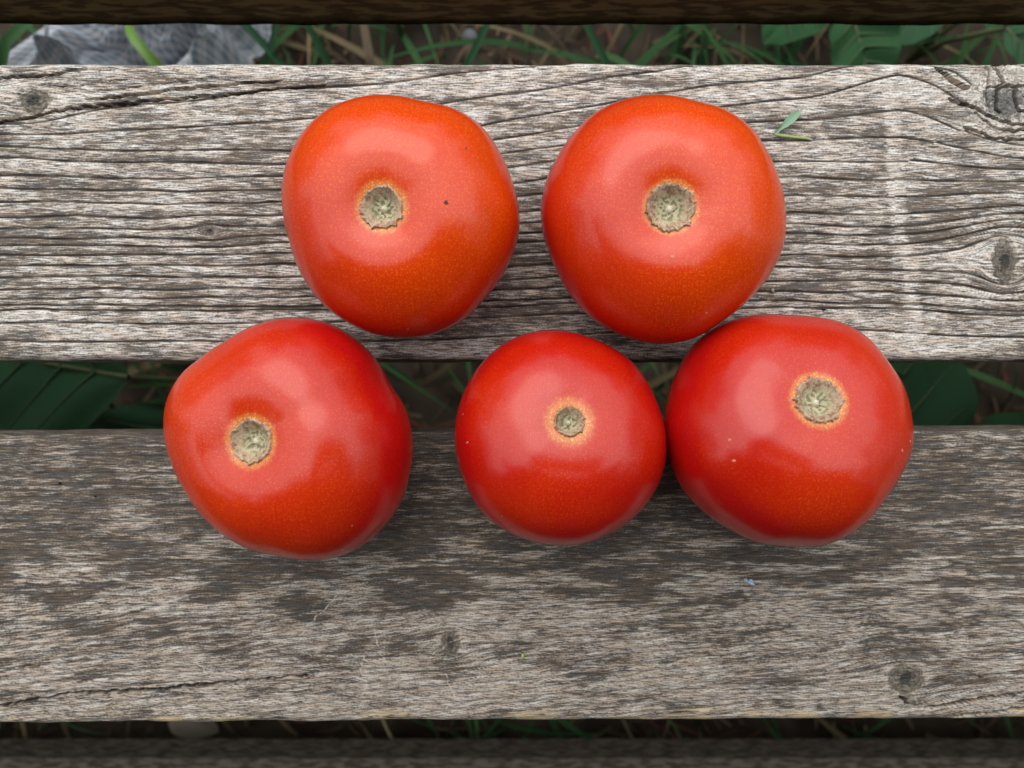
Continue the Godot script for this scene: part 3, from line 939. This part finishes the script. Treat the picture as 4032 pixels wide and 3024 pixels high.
func build_plants() -> void:
	rng.seed = 31
	var mat := StandardMaterial3D.new()
	mat.vertex_color_use_as_albedo = true
	mat.roughness = 0.85
	mat.metallic_specular = 0.1
	mat.cull_mode = BaseMaterial3D.CULL_DISABLED
	mat.backlight_enabled = true
	mat.backlight = Color(0.25, 0.25, 0.25)
	var list := []
	var tints := []
	for i in 3600:
		var x := rng.randf_range(-0.75, 0.75)
		var z := rng.randf_range(-0.62, 0.55)
		var thick := noise_b.get_noise_2d(x * 5.0, z * 5.0)
		if z > 0.15: thick -= 0.25
		if z < -0.2: thick += 0.40
		if x < -0.20 and z < -0.25: thick -= 0.9
		if rng.randf() > 0.30 + thick: continue
		var long := rng.randf_range(0.07, 0.17)
		var b := Basis(Vector3.UP, rng.randf() * TAU) * Basis(Vector3.RIGHT, rng.randf_range(0.1, 1.0))
		list.append(Transform3D(b.scaled_local(Vector3(rng.randf_range(0.5, 1.2), 1.0, 1.0) * long / 0.12), Vector3(x, 0.004, z)))
		var g := rng.randf()
		var col := Color(0.026, 0.070, 0.027).lerp(Color(0.055, 0.115, 0.042), g)
		if rng.randf() < 0.18: col = Color(0.17, 0.13, 0.07)
		tints.append(col)
	var blade := blade_mesh(0.0055, 1.3)
	scatter("grass", "green grass blades growing under and behind the bench", "grass", scaled(blade, 0.12), mat, list, tints)
	# litter: dry stalks and leaf scraps on the soil
	var lit := []
	var lt := []
	for i in 4500:
		var x := rng.randf_range(-0.75, 0.75)
		var z := rng.randf_range(-0.55, 0.5)
		var b := Basis(Vector3.UP, rng.randf() * TAU) * Basis(Vector3.RIGHT, PI / 2.0 + rng.randf_range(-0.35, 0.15))
		lit.append(Transform3D(b.scaled_local(Vector3(rng.randf_range(0.25, 0.9), rng.randf_range(0.2, 0.6), 1.0)), Vector3(x, 0.008 + rng.randf() * 0.012, z)))
		var col := Color(0.055, 0.039, 0.025).lerp(Color(0.15, 0.108, 0.068), rng.randf())
		if rng.randf() < 0.12: col = Color(0.11, 0.048, 0.032)
		lt.append(col)
	scatter("leaf_litter", "dry brown stalks and leaf scraps on the soil", "leaf litter", scaled(blade_mesh(0.006, 0.7), 0.12), mat, lit, lt)

	# single blades that stand out
	var green := plain(Color(0.14, 0.26, 0.05), 0.5)
	var tall := put("grass_blade", strap([Vector3(-0.222, 0.02, -0.175), Vector3(-0.2390, 0.205, -0.212), Vector3(-0.2580, 0.215, -0.236), Vector3(-0.2790, 0.185, -0.264), Vector3(-0.30, 0.14, -0.292)], 0.0095), green, self)
	tag(tall, "light green grass blade crossing in front of the checked cloth", "grass blade")
	var wide := put("grass_blade", strap([Vector3(-0.36, 0.02, -0.16), Vector3(-0.350, 0.22, -0.190), Vector3(-0.324, 0.245, -0.222), Vector3(-0.298, 0.24, -0.248), Vector3(-0.27, 0.20, -0.28)], 0.013), plain(Color(0.042, 0.105, 0.036), 0.6, 0.25), self)
	tag(wide, "dark green blade left of the checked cloth", "grass blade")
	var straw := put("dry_stalk", strap([Vector3(-0.128, 0.01, -0.26), Vector3(-0.125, 0.06, -0.285), Vector3(-0.128, 0.09, -0.32), Vector3(-0.135, 0.10, -0.36)], 0.008), plain(Color(0.26, 0.19, 0.12), 0.7), self)
	tag(straw, "pale dry stalk standing behind the left upper tomato's slat", "stalk")
	var gx := [-0.215, -0.19, -0.165, 0.06, -0.02]
	var blades := ["leftmost green blade of the crossing tuft right of the checked cloth", "middle green blade of the crossing tuft right of the checked cloth", "right green blade of the crossing tuft right of the checked cloth", "green blade in the rear gap above the spiky scarred tomato", "green blade in the rear gap beside the pale pebble"]
	var lean := [0.5, -0.35, 0.25, 0.45, -0.4]
	for k in 5:
		var x: float = gx[k]
		var l: float = lean[k]
		var s := put("grass_blade", strap([Vector3(x + l * 0.10, 0.01, -0.23), Vector3(x + l * 0.05, 0.09, -0.265), Vector3(x - l * 0.02, 0.13, -0.30), Vector3(x - l * 0.10, 0.15, -0.345)], 0.007), plain(Color(0.040, 0.105, 0.046), 0.6, 0.25), self)
		tag(s, blades[k], "grass blade", "grass blades in the rear gap")
	# broad leaved weeds in the gaps
	weed(Vector3(-0.245, 0.0, 0.0), [[4.55, 0.17, 0.12, 0.19], [2.9, 0.12, 0.10, 0.16], [0.2, 0.12, 0.10, 0.15], [5.6, 0.13, 0.1, 0.12]], Color(0.026, 0.072, 0.031), "dark broad leaved weed in the middle gap, left of the tomatoes")
	weed(Vector3(0.30, 0.0, 0.105), [[3.3, 0.18, 0.085, 0.19], [1.95, 0.15, 0.09, 0.13], [5.0, 0.12, 0.09, 0.12]], Color(0.026, 0.073, 0.030), "dark veined broad leaved weed in the middle gap, right of the tomatoes")
	weed(Vector3(0.26, 0.0, -0.33), [[0.4, 0.07, 0.06, 0.12], [1.7, 0.07, 0.055, 0.13], [3.0, 0.07, 0.06, 0.11], [4.3, 0.08, 0.06, 0.12], [5.5, 0.06, 0.05, 0.15]], Color(0.028, 0.082, 0.029), "round leaved weed in the rear gap, right of the middle")
	weed(Vector3(0.38, 0.0, -0.31), [[0.9, 0.06, 0.035, 0.11], [2.2, 0.07, 0.035, 0.12], [3.6, 0.06, 0.04, 0.10], [5.0, 0.07, 0.035, 0.12]], Color(0.032, 0.085, 0.037), "narrow leaved weed in the rear gap, near the right end")
	var stone := SphereMesh.new()
	stone.radius = 0.0075
	stone.height = 0.014
	var st := put("pebble", stone, plain(Color(0.14, 0.145, 0.15), 0.85), self, Vector3(-0.040, 0.014, -0.327))
	tag(st, "small pale grey pebble on the soil in the rear gap", "pebble")
	var dead := put("dry_leaf", leaf(0.05, 0.035, 0.3, 0.25), plain(Color(0.30, 0.25, 0.19), 0.8), self, Vector3(-0.315, 0.03, 0.300))
	dead.rotation = Vector3(0.2, 0.9, 0.1)
	tag(dead, "pale dry leaf on the ground below the lower slat's left half", "leaf")


func scaled(m: ArrayMesh, k: float) -> ArrayMesh:
	var a := m.surface_get_arrays(0)
	var v: PackedVector3Array = a[Mesh.ARRAY_VERTEX]
	for i in v.size():
		v[i] = Vector3(v[i].x, v[i].y * k, v[i].z * k)
	a[Mesh.ARRAY_VERTEX] = v
	var out := ArrayMesh.new()
	out.add_surface_from_arrays(Mesh.PRIMITIVE_TRIANGLES, a)
	return out


# A ribbon leaf along a smooth path
func strap(pts: Array, wide: float) -> ArrayMesh:
	var curve := Curve3D.new()
	for i in pts.size():
		var t: Vector3 = (pts[mini(i + 1, pts.size() - 1)] - pts[maxi(i - 1, 0)]) / 6.0
		curve.add_point(pts[i], -t, t)
	var p := PackedVector3Array()
	var n := 26
	for r in n:
		var t := float(r) / (n - 1)
		var at := curve.sample(0, 0.0) if r == 0 else curve.sample_baked(t * curve.get_baked_length())
		var dir := (curve.sample_baked(minf(t + 0.02, 1.0) * curve.get_baked_length()) - curve.sample_baked(maxf(t - 0.02, 0.0) * curve.get_baked_length())).normalized()
		var s := dir.cross(Vector3.UP).normalized()
		var up := s.cross(dir)
		var w := wide * 0.5 * (1.0 - pow(t, 3.0)) + 0.0002
		for k in 5:
			var q := k / 2.0 - 1.0
			p.append(at + s * q * w + up * absf(q) * w * 0.35)
	return sheet(p, n, 5)


# A broad leaf that starts at the origin and runs along +z, cupped and drooping
func leaf(long: float, wide: float, droop: float, wave: float) -> ArrayMesh:
	var p := PackedVector3Array()
	var rows := 22
	var cols := 15
	for r in rows:
		var t := float(r) / (rows - 1)
		var w := wide * 0.5 * pow(sin(PI * pow(clampf(t, 0.002, 0.998), 0.8)), 0.75) + 0.0004
		for c in cols:
			var k := c / ((cols - 1) / 2.0) - 1.0
			var y := -droop * long * t * t * 0.5 + absf(k) * w * 0.22 - 0.05 * w * exp(-k * k * 60.0)
			y += wave * w * 0.12 * sin(t * 17.0 - absf(k) * 4.0) * (0.3 + absf(k) * 0.7)
			p.append(Vector3(k * w, y, t * long))
	return sheet(p, rows, cols)


func weed(at: Vector3, leaves: Array, color: Color, label: String) -> void:
	var o := base("broad_leaf_weed", at)
	tag(o, label, "weed")
	var mat := plain(color, 0.6, 0.2)
	mat.backlight_enabled = true
	mat.backlight = Color(0.3, 0.3, 0.3)
	var stem := plain(color.lerp(Color(0.15, 0.14, 0.06), 0.6), 0.6)
	var veins := plain(color.lerp(Color(0.15, 0.14, 0.06), 0.2), 0.6)
	for q in leaves:
		var a: float = q[0]
		var out := Vector3(sin(a), 0, cos(a))
		var tip := out * 0.03 + Vector3(0, q[3], 0)
		put("stalk", tube(PackedVector3Array([Vector3.ZERO, out * 0.008 + Vector3(0, q[3] * 0.5, 0), tip]), [0.003, 0.0025, 0.002], 6), stem, o)
		var l := put("leaf", leaf(q[1], q[2], 0.4, 1.0), mat, o, tip)
		l.rotation.y = a
		var rib := PackedVector3Array()
		for k in 8:
			var t := k / 7.0
			rib.append(Vector3(0, -0.2 * q[1] * t * t + 0.0003 - 0.0025 * sin(PI * t), t * q[1] * 0.96))
		var st := SurfaceTool.new()
		st.begin(Mesh.PRIMITIVE_TRIANGLES)
		for t0 in [0.14, 0.30, 0.46, 0.62]:
			for s in [-1.0, 1.0]:
				var path := PackedVector3Array()
				for k in 6:
					var u := k / 5.0 * 0.85
					var t: float = t0 + 0.20 * u
					var w: float = q[2] * 0.5 * pow(sin(PI * pow(t, 0.8)), 0.75)
					path.append(Vector3(s * u * w, -0.2 * q[1] * t * t + u * w * 0.22 + w * 0.12 * sin(t * 17.0 - u * 4.0) * (0.3 + u * 0.7) + 0.0004, t * q[1]))
				st.append_from(tube(path, [0.0011, 0.001, 0.0009, 0.0008, 0.0006, 0.0004], 5), 0, Transform3D())
		put("vein", st.commit(), veins, l)
		put("midrib", tube(rib, [0.002, 0.0018, 0.0016, 0.0014, 0.0012, 0.001, 0.0008, 0.0005], 6), stem, l)


# ------------------------------------------------------------------ the checked cloth on the ground behind
func build_cloth() -> void:
	var px := 256
	var d := PackedByteArray()
	d.resize(px * px * 3)
	rng.seed = 8
	for y in px:
		for x in px:
			var wx := 1.0 if (x % 16) < 8 else 0.0
			var wy := 1.0 if (y % 16) < 8 else 0.0
			var c := Color(0.76, 0.77, 0.77)
			if wx + wy == 1.0: c = Color(0.60, 0.625, 0.65)
			elif wx + wy == 2.0: c = Color(0.42, 0.45, 0.49)
			if (x % 32) in [11, 12] or (y % 32) in [11, 12]: c = c.lerp(Color(0.70, 0.55, 0.47), 0.6)
			c = c.lerp(Color(0.72, 0.73, 0.74), 0.25) * (1.0 + 0.12 * rng.randf())
			var at := (y * px + x) * 3
			d[at] = int(clampf(c.r, 0, 1) * 255)
			d[at + 1] = int(clampf(c.g, 0, 1) * 255)
			d[at + 2] = int(clampf(c.b, 0, 1) * 255)
	var mat := StandardMaterial3D.new()
	mat.albedo_texture = ImageTexture.create_from_image(Image.create_from_data(px, px, false, Image.FORMAT_RGB8, d))
	mat.roughness = 0.9
	mat.metallic_specular = 0.2
	mat.cull_mode = BaseMaterial3D.CULL_DISABLED
	mat.rim_enabled = true
	mat.rim = 0.3
	var p := PackedVector3Array()
	var uv := PackedVector2Array()
	var n := 90
	for r in n:
		for c in n:
			var s := c / (n - 1.0)
			var t := r / (n - 1.0)
			# a crumpled corner of cloth, slanting away to the left
			var z := lerpf(-0.385, -0.20, t)
			var x := lerpf(-0.368 - 1.4 * (z + 0.29), -0.222, s)
			var free := smooth(0.02, 0.25, s)
			x += 0.010 * free * noise_b.get_noise_2d(s * 3.0, t * 3.0 + 2.0)
			z += 0.010 * free * noise_b.get_noise_2d(s * 3.0 + 8.0, t * 3.0)
			var h := 0.12 + 0.05 * noise_b.get_noise_2d(s * 1.9 + 4.0, t * 2.6) + 0.022 * sin(t * 13.0 + s * 4.0 + 3.0 * noise_b.get_noise_2d(s * 2.0, t * 2.0))
			h += 0.03 * smooth(0.55, 0.95, s) * sin((s * 0.8 + t * 1.2) * 14.0)
			h = lerpf(0.125, h, free) * (0.35 + 0.65 * smooth(1.0, 0.86, s))
			p.append(Vector3(x, maxf(h, 0.012), z))
			uv.append(Vector2(s * 3.0, t * 3.0))
	var cloth := put("checked_cloth", sheet(p, n, n, false, PackedColorArray(), uv), mat, self)
	tag(cloth, "crumpled blue grey checked cloth on the ground at the upper left", "cloth")


# ------------------------------------------------------------------ what the tomatoes mirror: shrubs round the bench and the person who takes the picture
func build_garden() -> void:
	var mat := StandardMaterial3D.new()
	mat.vertex_color_use_as_albedo = true
	mat.roughness = 0.6
	mat.cull_mode = BaseMaterial3D.CULL_DISABLED
	var bark := plain(Color(0.10, 0.075, 0.05), 0.9)
	rng.seed = 404
	for k in 11:
		var a := 1.2 + 3.9 * k / 10.0 + rng.randf_range(-0.1, 0.1)
		var far := rng.randf_range(3.0, 4.2)
		var tall := rng.randf_range(1.0, 1.4) + 1.4 * absf(sin(a))
		var o := base("garden_shrub", Vector3(sin(a) * far, -0.02, cos(a) * far))
		tag(o, "leafy green shrub standing " + ["far left behind the photographer", "left of the bench, rear of two", "left of the bench, nearest its end", "at the far left beyond the cloth", "behind the bench, left of the middle", "straight behind the bench", "behind the bench, right of the middle", "at the far right beyond the weeds", "right of the bench, nearest its end", "right of the bench, rear of two", "far right behind the photographer"][k], "shrub", "shrubs round the bench")
		put("stem", tube(PackedVector3Array([Vector3.ZERO, Vector3(0.02, tall * 0.4, 0.01), Vector3(0.0, tall * 0.75, 0.03)]), [0.04, 0.03, 0.012], 7), bark, o)
		var mm := MultiMesh.new()
		mm.transform_format = MultiMesh.TRANSFORM_3D
		mm.use_colors = true
		mm.mesh = leaf(0.11, 0.06, 0.3, 0.5) if k == 0 else garden_leaf
		garden_leaf = mm.mesh
		mm.instance_count = 1100
		for i in 1100:
			var p := Vector3(rng.randfn(0.0, 0.36), 0.0, rng.randfn(0.0, 0.36))
			p.y = tall * (0.08 + 0.92 * rng.randf() * exp(-Vector2(p.x, p.z).length_squared() * 0.7))
			var b := Basis(Vector3.UP, rng.randf() * TAU) * Basis(Vector3.RIGHT, rng.randf_range(-1.2, 0.6))
			mm.set_instance_transform(i, Transform3D(b.scaled(Vector3.ONE * rng.randf_range(0.8, 1.7)), p))
			mm.set_instance_color(i, Color(0.03, 0.075, 0.02).lerp(Color(0.08, 0.14, 0.035), rng.randf()))
		var f := MultiMeshInstance3D.new()
		f.name = "foliage"
		f.multimesh = mm
		f.material_override = mat
		f.set_meta("kind", "stuff")
		o.add_child(f, true)


var garden_leaf: ArrayMesh


# The house behind the photographer: boarded wall, eave and gutter; the tomatoes mirror its edge
func build_house() -> void:
	var o := base("garden_house", Vector3(0, -0.02, 1.42))
	tag(o, "dark timber garden house standing behind the photographer", "house")
	var timber := wood_plain(Color(0.09, 0.06, 0.04), Color(0.05, 0.034, 0.024), 61)
	var board := BoxMesh.new()
	board.size = Vector3(7.0, 0.148, 0.03)
	for k in 22:
		var b := put("wall_board", board, timber, o, Vector3(0, 0.08 + 0.152 * k, 0.0))
		b.rotation_degrees.x = -4.0
	var core := BoxMesh.new()
	core.size = Vector3(6.9, 3.36, 0.10)
	put("wall", core, timber, o, Vector3(0, 1.68, 0.075))
	var eave := BoxMesh.new()
	eave.size = Vector3(7.4, 0.06, 1.95)
	var roof := put("roof", eave, plain(Color(0.06, 0.05, 0.05), 0.8), o, Vector3(0, 3.56, 0.12))
	roof.rotation_degrees.x = -15.0
	var gutter := CylinderMesh.new()
	gutter.top_radius = 0.06
	gutter.bottom_radius = 0.06
	gutter.height = 7.4
	var g := put("gutter", gutter, plain(Color(0.07, 0.06, 0.055), 0.4), o, Vector3(0, 3.26, -0.84))
	g.rotation_degrees.z = 90.0


# Surface nets round tapered bones [from, to, radius, radius, colour]
func grown(bones: Array, cell: float, blend: float) -> ArrayMesh:
	var lo := Vector3.ONE * 99.0
	var hi := -lo
	for b in bones:
		var rr := Vector3.ONE * (maxf(b[2], b[3]) + blend + cell * 2.0)
		lo = lo.min(b[0] - rr).min(b[1] - rr)
		hi = hi.max(b[0] + rr).max(b[1] + rr)
	var size := ((hi - lo) / cell).ceil()
	var nx := int(size.x) + 1
	var ny := int(size.y) + 1
	var nz := int(size.z) + 1
	var field := PackedFloat32Array()
	field.resize(nx * ny * nz)
	field.fill(1.0)
	var best := PackedFloat32Array()
	best.resize(nx * ny * nz)
	best.fill(1.0)
	var who := PackedInt32Array()
	who.resize(nx * ny * nz)
	for n in bones.size():
		var p0: Vector3 = bones[n][0]
		var p1: Vector3 = bones[n][1]
		var r0: float = bones[n][2]
		var r1: float = bones[n][3]
		var rr := Vector3.ONE * (maxf(r0, r1) + blend + cell * 2.0)
		var a := ((p0.min(p1) - rr - lo) / cell).floor().max(Vector3.ZERO)
		var e := ((p0.max(p1) + rr - lo) / cell).ceil().min(Vector3(nx - 1, ny - 1, nz - 1))
		var ax := p1 - p0
		var ll := maxf(ax.length_squared(), 1e-9)
		for z in range(int(a.z), int(e.z) + 1):
			for y in range(int(a.y), int(e.y) + 1):
				for x in range(int(a.x), int(e.x) + 1):
					var q := lo + Vector3(x, y, z) * cell - p0
					var t := clampf(q.dot(ax) / ll, 0.0, 1.0)
					var d := (q - ax * t).length() - lerpf(r0, r1, t)
					var at := (z * ny + y) * nx + x
					var h := clampf(0.5 + 0.5 * (field[at] - d) / blend, 0.0, 1.0)
					if d < best[at]:
						best[at] = d
						who[at] = n
					field[at] = lerpf(field[at], d, h) - blend * h * (1.0 - h)
	var spot := PackedInt32Array()
	spot.resize(nx * ny * nz)
	spot.fill(-1)
	var p := PackedVector3Array()
	var c := PackedColorArray()
	for z in nz - 1:
		for y in ny - 1:
			for x in nx - 1:
				var at := (z * ny + y) * nx + x
				var f0 := field[at]
				var sum := Vector3.ZERO
				var cuts := 0
				var mask := 0
				var v := [f0, field[at + 1], field[at + nx], field[at + nx + 1], field[at + nx * ny], field[at + nx * ny + 1], field[at + nx * ny + nx], field[at + nx * ny + nx + 1]]
				for k in 8:
					if v[k] < 0.0: mask |= 1 << k
				if mask == 0 or mask == 255: continue
				for e in EDGES:
					if (v[e[0]] < 0.0) != (v[e[1]] < 0.0):
						var t: float = v[e[0]] / (v[e[0]] - v[e[1]])
						var s := Vector3(e[0] & 1, (e[0] >> 1) & 1, e[0] >> 2)
						sum += s.lerp(Vector3(e[1] & 1, (e[1] >> 1) & 1, e[1] >> 2), t)
						cuts += 1
				spot[at] = p.size()
				p.append(lo + (Vector3(x, y, z) + sum / cuts) * cell)
				c.append(bones[who[at]][4])
	var st := SurfaceTool.new()
	st.begin(Mesh.PRIMITIVE_TRIANGLES)
	st.set_smooth_group(0)
	for i in p.size():
		st.set_color(c[i])
		st.add_vertex(p[i])
	var step := [1, nx, nx * ny]
	for z in range(1, nz - 1):
		for y in range(1, ny - 1):
			for x in range(1, nx - 1):
				var at := (z * ny + y) * nx + x
				for axis in 3:
					var inside := field[at] < 0.0
					if inside == (field[at + step[axis]] < 0.0): continue
					var u: int = step[(axis + 1) % 3]
					var w: int = step[(axis + 2) % 3]
					var q := [spot[at - u - w], spot[at - w], spot[at], spot[at - u]]
					if q.min() < 0: continue
					if inside: q.reverse()
					for k in [0, 1, 2, 0, 2, 3]: st.add_index(q[k])
	st.generate_normals()
	return st.commit()


const EDGES := [[0, 1], [2, 3], [4, 5], [6, 7], [0, 2], [1, 3], [4, 6], [5, 7], [0, 4], [1, 5], [2, 6], [3, 7]]


func build_photographer() -> void:
	var cloth := Color(0.030, 0.034, 0.045)
	var jeans := Color(0.035, 0.045, 0.075)
	var flesh := Color(0.42, 0.24, 0.17)
	var shoe := Color(0.03, 0.03, 0.03)
	var hair := Color(0.025, 0.016, 0.010)
	var o := base("person", Vector3(0, 0, 0.80))
	tag(o, "person in dark clothes bending over the bench with a phone", "person")
	var z := Vector3(0, 0, -0.80)
	var b := []
	for s in [-1.0, 1.0]:
		b.append([Vector3(s * 0.12, 0.05, 0.84), Vector3(s * 0.14, 0.035, 0.66), 0.045, 0.035, shoe])
		b.append([Vector3(s * 0.12, 0.09, 0.85), Vector3(s * 0.13, 0.45, 0.74), 0.045, 0.062, jeans])
		b.append([Vector3(s * 0.13, 0.45, 0.74), Vector3(s * 0.09, 0.85, 0.90), 0.066, 0.092, jeans])
		b.append([Vector3(s * 0.07, 0.88, 0.90), Vector3(s * 0.07, 0.98, 0.72), 0.10, 0.10, cloth])
		b.append([Vector3(s * 0.07, 0.98, 0.72), Vector3(s * 0.09, 1.06, 0.52), 0.10, 0.10, cloth])
		b.append([Vector3(s * 0.05, 1.08, 0.45), Vector3(s * 0.18, 1.06, 0.44), 0.06, 0.062, cloth])
		b.append([Vector3(s * 0.18, 1.06, 0.44), Vector3(0.05 + s * 0.24, 0.87, 0.33), 0.056, 0.044, cloth])
		b.append([Vector3(0.05 + s * 0.24, 0.87, 0.33), Vector3(0.05 + s * 0.13, 0.80, 0.14), 0.044, 0.031, cloth])
		b.append([Vector3(0.05 + s * 0.132, 0.802, 0.145), Vector3(0.05 + s * 0.115, 0.785, 0.095), 0.026, 0.025, flesh])
	b.append([Vector3(0, 1.08, 0.45), Vector3(0, 1.12, 0.33), 0.052, 0.05, flesh])
	var body := grown(b, 0.014, 0.035)
	# head: skull, jaw, nose, ears, looking down at the phone
	var h := [
		[Vector3(0, 1.145, 0.250), Vector3(0, 1.125, 0.210), 0.078, 0.070, flesh], [Vector3(0, 1.095, 0.260), Vector3(0, 1.055, 0.240), 0.052, 0.034, flesh],
		[Vector3(0, 1.075, 0.170), Vector3(0, 1.055, 0.197), 0.008, 0.013, flesh], [Vector3(-0.078, 1.120, 0.255), Vector3(-0.08, 1.095, 0.260), 0.014, 0.010, flesh],
		[Vector3(0.078, 1.120, 0.255), Vector3(0.08, 1.095, 0.260), 0.014, 0.010, flesh], [Vector3(-0.022, 1.032, 0.232), Vector3(0.022, 1.032, 0.232), 0.007, 0.007, Color(0.36, 0.14, 0.11)],
		[Vector3(-0.032, 1.074, 0.179), Vector3(-0.030, 1.074, 0.179), 0.011, 0.011, Color(0.30, 0.2, 0.16)], [Vector3(0.030, 1.074, 0.179), Vector3(0.032, 1.074, 0.179), 0.011, 0.011, Color(0.30, 0.2, 0.16)],
	]
	var parts := [body, grown(h, 0.006, 0.012)]
	# hands: palm, four fingers bent under the phone's edge, thumb on top
	for s in [-1.0, 1.0]:
		var edge := Vector3(0.05 + s * 0.075, 0.7475, 0.03)
		var f := []
		var palm := edge + Vector3(s * 0.030, 0.022, 0.040)
		f.append([Vector3(0.05 + s * 0.115, 0.785, 0.095), palm, 0.024, 0.020, flesh])
		f.append([palm + Vector3(0, 0.004, -0.022), palm + Vector3(0, -0.006, 0.014), 0.014, 0.015, flesh])
		for k in 4:
			var root := palm + Vector3(s * 0.006, -0.004, -0.040 + 0.018 * k)
			var l := [0.9, 1.0, 0.95, 0.78][k] as float
			var m := edge + Vector3(s * (0.012 + 0.012 * l), 0.002, -0.028 + 0.019 * k)
			var tip := edge + Vector3(s * (0.012 - 0.020 * l), 0.0145, -0.030 + 0.019 * k)
			f.append([root, m, 0.0095, 0.0085, flesh])
			f.append([m, tip, 0.0085, 0.0068, flesh])
		f.append([palm + Vector3(-s * 0.006, 0.006, 0.008), edge + Vector3(-s * 0.004, 0.020, 0.030), 0.012, 0.0095, flesh])
		f.append([edge + Vector3(-s * 0.004, 0.020, 0.030), edge + Vector3(-s * 0.026, 0.0145, 0.016), 0.0095, 0.008, flesh])
		parts.append(grown(f, 0.004, 0.006))
	var st := SurfaceTool.new()
	st.begin(Mesh.PRIMITIVE_TRIANGLES)
	for m in parts:
		st.append_from(m, 0, Transform3D(Basis(), z))
	var skin := StandardMaterial3D.new()
	skin.vertex_color_use_as_albedo = true
	skin.roughness = 0.8
	put("body", st.commit(), skin, o)
	put("hair", grown([[Vector3(0, 1.165, 0.260), Vector3(0, 1.155, 0.220), 0.082, 0.070, hair], [Vector3(0, 1.145, 0.300), Vector3(0, 1.130, 0.305), 0.066, 0.06, hair]], 0.007, 0.02), plain(hair, 0.5), o, z)
	var ph := base("phone", Vector3(0.05, SEAT + 0.2985, 0.02))
	tag(ph, "dark phone held flat above the tomatoes", "phone")
	var slab := BoxMesh.new()
	slab.size = Vector3(0.147, 0.008, 0.071)
	put("phone_body", slab, plain(Color(0.03, 0.03, 0.035), 0.3), ph)
